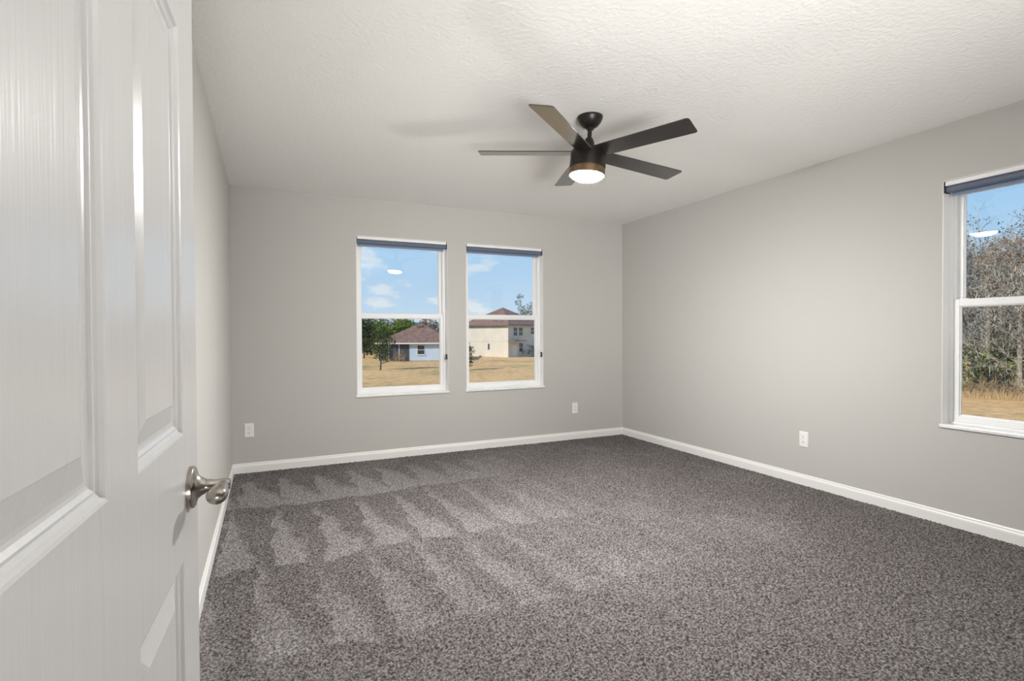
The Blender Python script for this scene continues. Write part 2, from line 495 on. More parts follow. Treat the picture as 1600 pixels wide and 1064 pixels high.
# baseboards (colonial profile) run along local x, sticking out to -y
BASE = [(0.0, 0.0), (0.0, 0.084), (-0.004, 0.084), (-0.007, 0.079), (-0.0075, 0.070), (-0.012, 0.064), (-0.0135, 0.056), (-0.0135, 0.0)]
def baseboard(name, length, loc, rz, label):
    mb = MB()
    n = len(BASE)
    v = [(0, y, z - 0.004) for y, z in BASE] + [(length, y, z - 0.004) for y, z in BASE]
    mb.add(v, [tuple(range(n)), tuple(range(n, 2 * n))[::-1]] + [(i, i + n, (i + 1) % n + n, (i + 1) % n) for i in range(n)])
    o = mb.build(name, M['trim'])
    o.location = loc; o.rotation_euler = (0, 0, rz)
    return tag(o, label, 'baseboard', kind='structure')
baseboard('baseboard_back', W - 0.001, (0.0, -0.0005, 0), 0, 'white baseboard along the back wall under the two windows')
baseboard('baseboard_right', LEN, (W - 0.0005, -0.0, 0), -PI / 2, 'white baseboard along the right wall')
baseboard('baseboard_left', LEN, (0.0005, -LEN, 0), PI / 2, 'white baseboard along the left wall behind the door')

# ------------------------------------------------------------------ windows
def make_window(name, loc, rz, label):
    root = empty(name, loc, rz)
    tag(root, label, 'window', kind='structure')
    w, z0, z1 = WIN_W, WIN_Z0, WIN_Z1
    t = 0.004
    mb = MB()
    mb.box(0.0005, t, -0.0006, 0.075, z0, z1 - 0.0005).box(w - t, w - 0.0005, -0.0006, 0.075, z0, z1 - 0.0005).box(t, w - t, -0.0006, 0.075, z1 - t, z1 - 0.0005)
    mb.build('reveal_lining', M['trim'], root)
    s = MB().box(-0.010, w + 0.010, -0.012, -0.0005, z0 - 0.006, z0 + 0.014)
    s.box(0.0006, w - 0.0006, -0.0006, 0.074, z0 + 0.0005, z0 + 0.014)
    s.build('window_sill', M['sill'], root, bevel=0.003)
    zs = z0 + 0.014
    fw = 0.024
    f = MB()
    f.box(t, fw, 0.070, 0.145, zs, z1 - t).box(w - fw, w - t, 0.070, 0.145, zs, z1 - t)
    f.box(fw, w - fw, 0.070, 0.145, zs, zs + 0.014).box(fw, w - fw, 0.070, 0.145, z1 - 0.040, z1 - t)
    # parting stops beside the upper sash
    f.box(fw, fw + 0.009, 0.074, 0.100, 1.376, z1 - 0.040).box(w - fw - 0.009, w - fw, 0.074, 0.100, 1.376, z1 - 0.040)
    f.build('window_frame', M['vinyl'], root, bevel=0.002)
    def sash(nm, y0, y1, za, zb, st, bot, top):
        g = MB()
        a, b_ = fw + 0.001, w - fw - 0.001
        g.box(a, a + st, y0, y1, za, zb).box(b_ - st, b_, y0, y1, za, zb)
        g.box(a + st, b_ - st, y0, y1, za, za + bot).box(a + st, b_ - st, y0, y1, zb - top, zb)
        # glazing bead
        gb = 0.006
        g.box(a + st, a + st + gb, y0 + 0.007, y1 - 0.005, za + bot, zb - top).box(b_ - st - gb, b_ - st, y0 + 0.007, y1 - 0.005, za + bot, zb - top)
        g.box(a + st + gb, b_ - st - gb, y0 + 0.007, y1 - 0.005, za + bot, za + bot + gb).box(a + st + gb, b_ - st - gb, y0 + 0.007, y1 - 0.005, zb - top - gb, zb - top)
        so = g.build(nm, M['vinyl'], root, bevel=0.0025)
        ym = (y0 + y1) / 2 + 0.003
        MB().box(a + st + 0.002, b_ - st - 0.002, ym - 0.002, ym + 0.002, za + bot + 0.002, zb - top - 0.002).build('glass_pane', M['glass'], so)
        return so
    sash('lower_sash', 0.076, 0.104, zs + 0.0145, 1.375, 0.030, 0.040, 0.043)
    sash('upper_sash', 0.108, 0.136, 1.336, z1 - 0.042, 0.034, 0.036, 0.034)
    for cx in (0.075, w - 0.075):
        MB().box(cx - 0.02, cx + 0.02, 0.080, 0.100, 1.375, 1.380).build('tilt_latch', M['vinyl'], root, bevel=0.001)
    return root
make_window('window_1', (X1, 0, 0), 0, 'left window of the back wall, white single hung, blue house beyond')
make_window('window_2', (X2, 0, 0), 0, 'right window of the back wall, white single hung, cream house beyond')
make_window('window_3', (W, Y3, 0), -PI / 2, 'white single hung window of the right wall facing the woods')

def make_blind(loc, rz, label, chain=True):
    root = empty('roller_blind', loc, rz)
    tag(root, label, 'blind', 'rolled up roller blinds')
    w, z1 = WIN_W - 0.009, -0.0045
    MB().box(0.006, w - 0.006, 0.003, 0.052, z1 - 0.027, z1 - 0.0005).build('head_rail', M['vinyl'], root, bevel=0.003)
    r = MB(); zc = z1 - 0.046
    r.lathe([(0, 0.006), (0.0205, 0.006), (0.0205, w - 0.006), (0, w - 0.006)], 28, 'x', (0, 0.030, zc))
    ro = r.build('fabric_roll', M['roller'], root, smooth=True)
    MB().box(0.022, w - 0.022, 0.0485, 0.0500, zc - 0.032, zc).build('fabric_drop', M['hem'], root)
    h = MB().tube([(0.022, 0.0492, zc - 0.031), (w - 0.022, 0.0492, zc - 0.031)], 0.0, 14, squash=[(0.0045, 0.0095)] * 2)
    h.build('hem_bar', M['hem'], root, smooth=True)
    for x0 in (0.0, w - 0.006):
        bk = MB().box(x0, x0 + 0.006, 0.001, 0.056, z1 - 0.068, z1)
        bk.lathe([(0, x0 - 0.0), (0.024, x0 - 0.0), (0.024, x0 + 0.006), (0, x0 + 0.006)], 24, 'x', (0, 0.030, zc))
        bk.build('bracket', M['black'], root, bevel=0.001)
    if chain:
        MB().tube([(w - 0.003, 0.026, zc - 0.02), (w - 0.0015, 0.027, zc - 0.35), (w - 0.0015, 0.028, -1.14)], 0.0011, 6).build('pull_chain', M['vinyl'], root)
    return root
make_blind((X1 + 0.0045, 0, WIN_Z1), 0, 'rolled up slate blue roller blind in the left window of the back wall')
make_blind((X2 + 0.0045, 0, WIN_Z1), 0, 'rolled up slate blue roller blind in the right window of the back wall')
make_blind((W, Y3 - 0.0045, WIN_Z1), -PI / 2, 'rolled up slate blue roller blind in the right wall window', chain=False)

def tensioner(x, z, label):
    root = empty('chain_tensioner', (x, 0.028, z))
    tag(root, label, 'cord clip', 'blind chain tensioners')
    MB().box(-0.013, 0.0, -0.011, 0.011, -0.026, 0.026).build('clip_body', M['black'], root, bevel=0.003)
    MB().lathe([(0, -0.0150), (0.006, -0.0150), (0.006, -0.0131), (0, -0.0131)], 16, 'x', (0, 0, 0)).build('screw_cap', M['vinyl'], root)
tensioner(X1 + WIN_W - 0.0045, 0.950, 'small black chain tensioner on the reveal of the left back window')
tensioner(X2 + WIN_W - 0.0045, 0.950, 'small black chain tensioner on the reveal of the right back window')

# ------------------------------------------------------------------ outlets
def make_outlet(loc, rz, label):
    root = empty('wall_outlet', loc, rz)
    tag(root, label, 'outlet', 'wall outlets')
    w, h = 0.0365, 0.0600
    pl = MB()
    a, b_ = 0.005, 0.0
    v = [(-w, -0.0003, -h), (w, -0.0003, -h), (w, -0.0003, h), (-w, -0.0003, h), (-w, -0.003, -h), (w, -0.003, -h), (w, -0.003, h), (-w, -0.003, h),
         (-w + a, -0.007, -h + a), (w - a, -0.007, -h + a), (w - a, -0.007, h - a), (-w + a, -0.007, h - a)]
    pl.add(v, [(3, 2, 1, 0), (8, 9, 10, 11)] + [(i, (i + 1) % 4, (i + 1) % 4 + 4, i + 4) for i in range(4)] + [(i + 4, (i + 1) % 4 + 4, (i + 1) % 4 + 8, i + 8) for i in range(4)])
    pl.build('cover_plate', M['plastic'], root)
    for s in (1, -1):
        zc = 0.0195 * s
        poly = [(0.0165 * math.cos(t), max(-0.0125, min(0.0125, 0.0165 * math.sin(t))) + zc) for t in [2 * PI * k / 28 for k in range(28)]]
        rc = MB().prism(poly, -0.0086, -0.0068).build('receptacle', M['plastic'], root)
        sl = MB().box(-0.0078, -0.0050, -0.0090, -0.0084, zc - 0.0005, zc + 0.0075).box(0.0050, 0.0074, -0.0090, -0.0084, zc, zc + 0.0068)
        sl.lathe([(0, -0.0090), (0.0026, -0.0090), (0.0026, -0.0084), (0, -0.0084)], 12, 'y', (0, 0, zc - 0.0068))
        sl.build('slots', M['slot'], rc)
    MB().lathe([(0, -0.0082), (0.0028, -0.0078), (0.0030, -0.0068), (0, -0.0068)], 12, 'y').build('plate_screw', M['plastic'], root)
    return root
make_outlet((0.130, 0, 0.359), 0, 'white duplex outlet near the left end of the back wall')
make_outlet((3.388, 0, 0.344), 0, 'white duplex outlet right of the windows on the back wall')
make_outlet((W, -2.300, 0.350), -PI / 2, 'white duplex outlet low on the right wall')

# ------------------------------------------------------------------ the open door
HINGE = Vector((0.1286, -4.815, 0.0))
DW, DH, DT = 0.813, 2.03, 0.035
door = empty('door_1', (HINGE.x, HINGE.y, 0.012), math.atan2(0.9988, 0.0485))   # local x from hinge to free edge, local -y faces the room
tag(door, 'open white six panel interior door along the left side', 'door', kind='structure')
def door_leaf():
    mb = MB()
    st, mu = 0.1146, 0.0972
    pw = (DW - 2 * st - mu) / 2
    cols = [(st, st + pw), (st + pw + mu, DW - st)]
    zr = [(0.235, 0.828), (1.016, 1.628), (1.742, 1.915)]
    holes = [(c[0], c[1], r[0], r[1]) for c in cols for r in zr]
    xs = sorted({0.0, DW} | {x for c in cols for x in c})
    zs = sorted({0.0, DH} | {z for r in zr for z in r})
    for face, sgn in ((0.0, 1), (DT, -1)):           # y = 0 is the side seen in the room
        for i in range(len(xs) - 1):
            for j in range(len(zs) - 1):
                cx, cz = (xs[i] + xs[i + 1]) / 2, (zs[j] + zs[j + 1]) / 2
                if any(h[0] < cx < h[1] and h[2] < cz < h[3] for h in holes): continue
                mb.add([(xs[i], face, zs[j]), (xs[i + 1], face, zs[j]), (xs[i + 1], face, zs[j + 1]), (xs[i], face, zs[j + 1])], [(0, 1, 2, 3)])
        # moulded profile: offset inwards, depth below the face
        prof = [(0.0, 0.0), (0.003, 0.0012), (0.006, 0.0048), (0.010, 0.0068), (0.0125, 0.0070), (0.0165, 0.0098), (0.020, 0.0105), (0.024, 0.0105), (0.050, 0.0042), (0.052, 0.0036)]
        for (a, b_, c, d) in holes:
            rings = []
            for off, dep in prof:
                y = face + sgn * dep
                rings.append([(a + off, y, c + off), (b_ - off, y, c + off), (b_ - off, y, d - off), (a + off, y, d - off)])
            for r0, r1 in zip(rings, rings[1:]):
                for k in range(4):
                    k2 = (k + 1) % 4
                    mb.add([r0[k], r0[k2], r1[k2], r1[k]], [(0, 1, 2, 3)])
            mb.add(rings[-1], [(0, 1, 2, 3)])
    mb.add([(0, 0, 0), (0, DT, 0), (0, DT, DH), (0, 0, DH)], [(0, 1, 2, 3)])
    mb.add([(DW, 0, 0), (DW, DT, 0), (DW, DT, DH), (DW, 0, DH)], [(0, 1, 2, 3)])
    mb.add([(0, 0, 0), (DW, 0, 0), (DW, DT, 0), (0, DT, 0)], [(0, 1, 2, 3)])
    mb.add([(0, 0, DH), (DW, 0, DH), (DW, DT, DH), (0, DT, DH)], [(0, 1, 2, 3)])
    o = mb.build('door_leaf', M['door'], door, fix=False)
    bm = bmesh.new(); bm.from_mesh(o.data)
    bmesh.ops.remove_doubles(bm, verts=bm.verts, dist=1e-5)
    bmesh.ops.recalc_face_normals(bm, faces=bm.faces)
    bm.to_mesh(o.data); bm.free()
    return o
leaf = door_leaf()
KX, KZ = DW - 0.072, 0.925
def lever(side):
    s = -1 if side == 0 else 1
    y0 = 0.0 if side == 0 else DT
    def P_(pr): return [(r, y0 + s * h) for r, h in pr]
    hd = MB()
    hd.lathe(P_([(0, -0.0005), (0.0330, 0.0), (0.0330, 0.004), (0.0325, 0.0065), (0.0300, 0.0085), (0.0250, 0.0095), (0.0185, 0.0125), (0.0140, 0.0180), (0.0115, 0.0230), (0, 0.0230)]), 48, 'y', (KX, 0, KZ))
    ro = hd.build('lever_rose', M['nickel'], leaf, smooth=True, angle=35)
    hb = MB()
    hb.lathe(P_([(0, 0.020), (0.0100, 0.020), (0.0100, 0.031), (0.0090, 0.032), (0.0090, 0.055), (0.0082, 0.057), (0, 0.057)]), 32, 'y', (KX, 0, KZ))
    # the lever itself swings from the hub back towards the hinge, swelling to a rounded paddle
    xs = [0.0, 0.009, 0.020, 0.032, 0.044, 0.056, 0.062, 0.066, 0.0675]
    ys = [0.047, 0.047, 0.0465, 0.0460, 0.0455, 0.045, 0.045, 0.045, 0.045]
    hh = [0.0075, 0.0085, 0.0096, 0.0112, 0.0124, 0.0128, 0.0116, 0.0080, 0.0010]
    ww = [0.0080, 0.0092, 0.0106, 0.0126, 0.0142, 0.0148, 0.0134, 0.0090, 0.0010]
    hb.tube([(KX - x, y0 + s * y, KZ - 0.05 * x) for x, y in zip(xs, ys)], 0, 24, squash=[(b_, a_) for a_, b_ in zip(hh, ww)])
    hb.build('lever_handle', M['nickel'], leaf, smooth=True, angle=50)
lever(0)
lever(1)
for z in (0.2, 1.0, 1.8):
    hg = MB().lathe([(0, z - 0.045), (0.006, z - 0.045), (0.006, z + 0.045), (0, z + 0.045)], 16, 'z', (-0.006, DT + 0.004, 0))
    hg.box(-0.003, -0.0003, 0.003, DT, z - 0.044, z + 0.044)
    hg.build('door_hinge', M['nickel'], door)

# ------------------------------------------------------------------ ceiling fan
FAN = Vector((2.0, -2.43, 0))
fan = empty('ceiling_fan', (FAN.x, FAN.y, H))
tag(fan, 'dark bronze five blade ceiling fan with a lit round lamp', 'ceiling fan')
fz = lambda pr: [(r, z - H) for r, z in pr]
MB().lathe(fz([(0, 2.4398), (0.074, 2.4398), (0.0745, 2.434), (0.072, 2.424), (0.062, 2.404), (0.046, 2.386), (0.030, 2.376), (0.022, 2.374), (0.022, 2.366), (0, 2.366)])).build('canopy', M['bronze'], fan, smooth=True)
MB().lathe(fz([(0, 2.368), (0.0125, 2.368), (0.0125, 2.290), (0, 2.290)]), 24).build('downrod', M['bronze'], fan, smooth=True)
MB().lathe(fz([(0, 2.316), (0.018, 2.316), (0.022, 2.312), (0.030, 2.292), (0.036, 2.268), (0.039, 2.238), (0, 2.238)])).build('yoke_cover', M['bronze'], fan, smooth=True)
MB().lathe(fz([(0, 2.240), (0.088, 2.240), (0.097, 2.237), (0.100, 2.231), (0.105, 2.146), (0.104, 2.139), (0, 2.139)]), 64).build('motor_housing', M['bronze'], fan, smooth=True)
MB().lathe(fz([(0, 2.1395), (0.1005, 2.1395), (0.1005, 2.136), (0.1035, 2.133), (0.1045, 2.100), (0.1035, 2.095), (0.099, 2.095), (0.099, 2.101), (0, 2.101)]), 64).build('lamp_ring', M['glow_bronze'], fan, smooth=True)
MB().lathe(fz([(0, 2.102), (0.0985, 2.102), (0.0975, 2.0965), (0.0930, 2.090), (0.084, 2.083), (0.070, 2.0755), (0.050, 2.069), (0.026, 2.0655), (0, 2.0645)]), 64).build('lamp_lens', M['lens'], fan, smooth=True)
BLADE_Z, PITCHB = 2.228, math.radians(-10)
def blade_mesh():
    mb = MB()
    r0, r1 = 0.085, 0.662
    top, n = [], 0
    pts = []
    # outline: rounded corners at the tip
    wr, wt, rc = 0.058, 0.066, 0.016
    pts.append((r0, -wr))
    for k in range(7):
        t = -PI / 2 + k * PI / 12
        pts.append((r1 - rc + rc * math.cos(t), -wt + rc + rc * math.sin(t)))
    for k in range(7):
        t = k * PI / 12
        pts.append((r1 - 0.012 - rc + rc * math.cos(t), wt - rc + rc * math.sin(t)))
    pts.append((r0, wr))
    n = len(pts)
    th = 0.0055
    v = [(x, y, -th / 2) for x, y in pts] + [(x, y, th / 2) for x, y in pts]
    mb.add(v, [tuple(range(n))[::-1], tuple(range(n, 2 * n))] + [(i, (i + 1) % n, (i + 1) % n + n, i + n) for i in range(n)])
    return mb
b0 = blade_mesh().build('fan_blade', M['blade'], fan, bevel=0.0015)
irn = MB().box(0.060, 0.130, -0.030, 0.030, 0.003, 0.008)
i0 = irn.build('blade_bracket', M['bronze'], b0, bevel=0.001)
for k in range(5):
    bl = b0 if k == 0 else b0.copy()
    if k:
        COL.objects.link(bl)
        ir = i0.copy(); COL.objects.link(ir); ir.parent = bl
    a = math.radians(0.5 + 72 * k)
    bl.matrix_local = Matrix.Translation((0, 0, BLADE_Z - H)) @ Matrix.Rotation(a, 4, 'Z') @ Matrix.Rotation(PITCHB, 4, 'X')

# the fan hangs a few degrees out of plumb from its ball joint in the canopy
bpy.context.view_layer.update()
_tilt = Matrix.Translation((0, 0, -0.06)) @ Matrix.Rotation(math.radians(4.0), 4, Vector((0.549, 0.836, 0.0))) @ Matrix.Rotation(math.radians(-1.6), 4, Vector((0.836, -0.549, 0.0))) @ Matrix.Translation((0, 0, 0.06))
for ch in [o for o in COL.objects if o.parent == fan and not o.name.startswith('canopy')]:
    ch.matrix_local = _tilt @ ch.matrix_local

# ------------------------------------------------------------------ outdoors: places given as metres right of / ahead of the doorway
RGT, FWD = Vector((0.9072, -0.4206, 0)), Vector((0.4206, 0.9072, 0))
G = -3.0
def site(right, ahead, z=G):
    p = Vector((CAM[0], CAM[1], 0)) + RGT * right + FWD * ahead
    return Vector((p.x, p.y, z))
FACE = math.atan2(RGT.y, RGT.x)          # local x runs right, local y runs away

gm = MB()
N_ = 60
gv = []
for i in range(N_ + 1):
    for j in range(N_ + 1):
        x, y = -150 + 420 * i / N_, -60 + 330 * j / N_
        gv.append((x, y, G - 0.02 + 0.06 * math.sin(x * 0.21) * math.cos(y * 0.17)))
gm.add(gv, [(i * (N_ + 1) + j, (i + 1) * (N_ + 1) + j, (i + 1) * (N_ + 1) + j + 1, i * (N_ + 1) + j + 1) for i in range(N_) for j in range(N_)])
lawn = gm.build('lawn', M['grass'], smooth=True)
tag(lawn, 'dry straw coloured lawn around the houses', 'lawn', kind='structure')

def hip_roof(mb, x0, x1, y0, y1, z, rise, mi=0):
    w, d = x1 - x0, y1 - y0
    if w >= d: a, b_ = (x0 + d / 2, (y0 + y1) / 2), (x1 - d / 2, (y0 + y1) / 2)
    else: a, b_ = ((x0 + x1) / 2, y0 + w / 2), ((x0 + x1) / 2, y1 - w / 2)
    v = [(x0, y0, z), (x1, y0, z), (x1, y1, z), (x0, y1, z), (a[0], a[1], z + rise), (b_[0], b_[1], z + rise)]
    if w >= d: f = [(0, 1, 5, 4), (1, 2, 5), (2, 3, 4, 5), (3, 0, 4)]
    else: f = [(0, 1, 4), (1, 2, 5, 4), (2, 3, 5), (3, 0, 4, 5)]
    f.append((3, 2, 1, 0))
    mb.add(v, f, mi)

def house_window(root, x0, x1, z0, z1, y=0.0, div=True, side=None):
    f = MB(); t = 0.07
    f.box(x0, x1, y - 0.05, y + 0.02, z0, z0 + t).box(x0, x1, y - 0.05, y + 0.02, z1 - t, z1)
    f.box(x0, x0 + t, y - 0.05, y + 0.02, z0, z1).box(x1 - t, x1, y - 0.05, y + 0.02, z0, z1)
    if div: f.box(x0, x1, y - 0.045, y + 0.02, (z0 + z1) / 2 - 0.04, (z0 + z1) / 2 + 0.04)
    fo = f.build('window_frame', M['win_frame'], root)
    g = MB().box(x0 + t, x1 - t, y - 0.03, y - 0.01, z0 + t, z1 - t).build('window_pane', M['win_glass'], fo)
    return fo

# the blue single storey house
hb_ = empty('house', site(-15.0, 82.6), FACE)
tag(hb_, 'small pale blue house with a brown hip roof beyond the lawn', 'house')
# local x: 0 is the house centre line; front at y = 0
wm = MB().box(-1.1, 5.6, 0, 11.5, 0, 2.75).box(-6.0, -1.1, 3.2, 11.5, 0, 2.75)
wm.build('house_wall', M['blue_wall'], hb_)
rm = MB(); hip_roof(rm, -6.5, 6.1, -0.5, 12.0, 2.80, 3.25); rm.build('roof', M['shingle'], hb_)
fm = MB().box(-6.5, 6.1, -0.56, -0.5, 2.62, 2.82).box(-6.56, -6.5, -0.5, 12, 2.62, 2.82).box(6.1, 6.16, -0.5, 12, 2.62, 2.82)
fm.build('fascia', M['fascia'], hb_)
MB().box(-0.75, 0.35, 4.2, 5.0, 5.35, 5.60).build('roof_vent', M['dark_fascia'], hb_)
house_window(hb_, 0.15, 1.35, 0.95, 2.45)
house_window(hb_, 3.55, 4.6, 0.95, 2.45)
MB().box(0.05, 1.45, -0.10, 0.02, 0.86, 0.96).build('window_ledge', M['fascia'], hb_)
for i in range(4):
    x = -6.0 + i * 1.633
    pp = MB().box(x, x + 0.12, 0.0, 0.12, 0, 2.62).build('porch_post', M['win_frame'], hb_)
    if i < 3:
        MB().box(x + 0.12, x + 1.633 if i < 2 else -1.1, 0.04, 0.07, 0.05, 2.6).build('porch_screen', M['screen'], hb_)

# the cream two storey house, seen at its corner; local x runs along the lit wall away to the left
ca = site(-0.67, 92.7)
L_DIR = (RGT * -0.80 + FWD * 0.60).normalized()
hc = empty('house', ca, math.atan2(L_DIR.y, L_DIR.x))
tag(hc, 'cream two storey house with a brown hip roof, seen at its corner', 'house')
# local +x = along the lit wall, local -y = along the shaded wall (to the right and away)
LX, LY = 10.5, 10.5
hw = MB().box(0, LX, -LY, 0, 0, 5.75)
hw.build('house_wall', M['cream_wall'], hc)
rm = MB(); hip_roof(rm, -0.55, LX + 0.55, -LY - 0.55, 0.55, 5.82, 3.3); rm.build('roof', M['shingle'], hc)
fm = MB().box(-0.6, LX + 0.6, 0.55, 0.62, 5.62, 5.86).box(-0.62, -0.55, -LY - 0.6, 0.62, 5.62, 5.86).box(-0.55, LX + 0.55, -LY - 0.55, 0.55, 5.70, 5.80)
fm.build('fascia', M['dark_fascia'], hc)
bd = MB().box(-0.03, LX, 0.0, 0.03, 2.78, 2.90).box(-0.03, 0.0, -LY, 0.0, 2.78, 2.90).build('belt_course', M['cream_wall'], hc)
def side_window(root, y0, y1, z0, z1):
    f = MB(); t = 0.08
    f.box(-0.05, 0.02, y0, y1, z0, z0 + t).box(-0.05, 0.02, y0, y1, z1 - t, z1).box(-0.05, 0.02, y0, y0 + t, z0, z1).box(-0.05, 0.02, y1 - t, y1, z0, z1)
    f.box(-0.045, 0.02, y0, y1, (z0 + z1) / 2 - 0.04, (z0 + z1) / 2 + 0.04)
    fo = f.build('window_frame', M['win_frame'], root)
    MB().box(-0.03, -0.005, y0 + t, y1 - t, z0 + t, z1 - t).build('window_pane', M['win_glass'], fo)
side_window(hc, -2.75, -1.45, 3.75, 5.35)
side_window(hc, -4.40, -3.05, 3.75, 5.35)
side_window(hc, -8.20, -6.80, 4.0, 5.35)
side_window(hc, -4.40, -3.10, 0.85, 2.55)
dr = MB().box(-0.06, 0.01, -2.6, -1.3, 0.0, 2.15).build('house_door', M['fascia'], hc)
MB().box(-1.5, 0.0, -3.6, 0.2, 2.86, 3.0).build('porch_canopy', M['shingle'], hc)
sw = MB().box(4.15, 4.65, -0.01, 0.05, 1.25, 2.45)
sf = sw.build('window_frame', M['win_frame'], hc)
MB().box(4.22, 4.58, 0.045, 0.06, 1.32, 2.38).build('window_pane', M['win_glass'], sf)

# ------------------------------------------------------------------ trees
def leaf_cloud(mb, rng, centers, n, size, squash=0.8, mi=0):
    """n small folded leaves scattered around centres (x, y, z, r)"""
    tot = sum(c[3] ** 2 for c in centers)
    for c in centers:
        k = max(1, int(n * c[3] ** 2 / tot))
        for _ in range(k):
            d = Vector((rng.gauss(0, 1), rng.gauss(0, 1), rng.gauss(0, 1)))
            d.normalize()
            r = c[3] * (0.35 + 0.65 * rng.random() ** 0.5)
            p = Vector(c[:3]) + Vector((d.x * r, d.y * r, d.z * r * squash))
            a = Vector((rng.gauss(0, 1), rng.gauss(0, 1), rng.gauss(0, 0.7))).normalized()
            b_ = a.orthogonal().normalized()
            q = a.cross(b_)
            b2 = (b_ * math.cos(rng.random() * 6.28) + q * math.sin(rng.random() * 6.28))
            s = size * (0.6 + 0.8 * rng.random())
            fold = a.cross(b2) * s * 0.25
            mb.add([p - a * s, p + b2 * s * 0.45 + fold, p + a * s, p - b2 * s * 0.45 + fold], [(0, 1, 2), (0, 2, 3)], mi)

def branches(mb, tips, rng, p, d, length, rad, depth, spread=0.7, droop=0.0, n=5, kids=(2, 4)):
    segs = 4
    pts, rr = [p.copy()], [rad]
    for i in range(segs):
        d = (d + Vector((rng.gauss(0, .16), rng.gauss(0, .16), rng.gauss(0, .10) - droop))).normalized()
        p = p + d * length / segs
        pts.append(p.copy()); rr.append(rad * (1 - 0.55 * (i + 1) / segs))
    mb.tube(pts, rr, n)
    tips.append(p.copy())
    if depth <= 0: return
    for _ in range(rng.randint(*kids)):
        k = rng.randint(1, segs)
        dd = (d + Vector((rng.gauss(0, spread), rng.gauss(0, spread), rng.gauss(0.1, spread * 0.6)))).normalized()
        branches(mb, tips, rng, pts[k], dd, length * (0.55 + 0.25 * rng.random()), max(rr[k] * 0.6, 0.012), depth - 1, spread, droop, max(3, n - 1), kids)

def leafy_tree(name, loc, label, cat, height, crown, trunk_h, leaf, n, size, seed, group=None, bark='bark_dark', lean=0.0, blobs=7, squash=0.8):
    rng = random.Random(seed)
    root = empty(name, loc)
    tag(root, label, cat, group)
    tb, tips = MB(), []
    top = Vector((lean, 0, height * 0.62))
    tb.tube([(0, 0, -0.3), (lean * 0.3, 0, trunk_h * 0.6), (lean * 0.6, 0.05, trunk_h), top], [0.055 * height * 0.4, 0.04 * height * 0.4, 0.035 * height * 0.4, 0.012 * height * 0.4], 8)
    for k in range(6):
        z = trunk_h + (height * 0.55 - trunk_h) * k / 6
        a = k * 2.4 + rng.random()
        branches(tb, tips, rng, Vector((lean * 0.6, 0, z)), Vector((math.cos(a), math.sin(a), 0.8)).normalized(), crown * 0.7, 0.010 * height, 1)
    tb.build('trunk', M[bark], root, fix=False)
    cs = []
    zc0, zc1 = trunk_h + crown * 0.25, height - crown * 0.4
    for k in range(blobs):
        z = zc0 + (zc1 - zc0) * (k / max(1, blobs - 1))
        t = 1 - abs((z - (zc0 + zc1) / 2) / (height * 0.62))
        a = rng.random() * 6.28
        off = crown * 0.45 * rng.random()
        cs.append((lean + off * math.cos(a), off * math.sin(a), z, crown * (0.45 + 0.35 * t)))
    fb_ = MB()
    leaf_cloud(fb_, rng, cs, n, size, squash)
    fb_.build('foliage', M[leaf], root, fix=False)
    return root

# seen through the back windows
leafy_tree('young_tree', site(-15.6, 62.4), 'young dark leaved tree alone on the lawn before the blue house', 'tree', 5.3, 1.8, 1.2, 'dark_leaf', 1250, 0.14, 11, lean=0.25)
leafy_tree('sapling', site(-5.15, 60.6), 'thin sparse sapling on the lawn before the cream house', 'tree', 3.7, 1.25, 0.6, 'dark_leaf', 420, 0.17, 12, lean=-0.15, blobs=5)
leafy_tree('dense_tree', site(-25.8, 92.0), 'tall dark green tree at the left edge of the left back window', 'tree', 7.3, 2.3, 1.0, 'dark_leaf', 4200, 0.20, 13, blobs=9)
leafy_tree('bushy_tree', site(-23.4, 97.0), 'bushy mid green tree between the tall dark tree and the blue house', 'tree', 5.6, 2.4, 0.9, 'green_leaf', 3000, 0.20, 14)
leafy_tree('broad_tree', site(-21.3, 101.0), 'broad bright green tree rising behind the young lawn tree', 'tree', 7.0, 3.6, 1.4, 'green_leaf', 5200, 0.24, 15, blobs=9)
leafy_tree('broad_tree', site(-26.5, 104.0), 'yellow green tree behind the tall dark tree', 'tree', 6.6, 3.2, 1.4, 'green_leaf', 3600, 0.24, 16, blobs=8)
for i, (r_, a_, h_, c_, lf) in enumerate([(-39, 128, 8.2, 4.4, 'grey_leaf'), (-33, 130, 8.6, 4.6, 'grey_leaf'), (-27, 127, 8.4, 4.4, 'grey_leaf'), (-21.5, 131, 8.0, 4.3, 'rust_leaf'),
                                         (-16.5, 127, 7.6, 4.0, 'grey_leaf'), (-11.5, 124, 7.8, 3.7, 'dark_leaf'), (-6.5, 130, 7.2, 4.2, 'green_leaf')]):
    leafy_tree('distant_tree', site(r_, a_), 'hazy tree of the far tree line on the horizon behind the blue house', 'tree', h_, c_, 1.0, lf, 1900, 0.34, 30 + i, group='far tree line behind the blue house', blobs=7)
leafy_tree('distant_tree', site(6.0, 128), 'bare grey treetop showing right of the cream house roof', 'tree', 12.0, 4.2, 3, 'grey_leaf', 1500, 0.26, 41)
leafy_tree('distant_tree', site(1.9, 126), 'thin dark treetop peeking over the cream house roof', 'tree', 13.6, 1.5, 4, 'grey_leaf', 500, 0.22, 42)

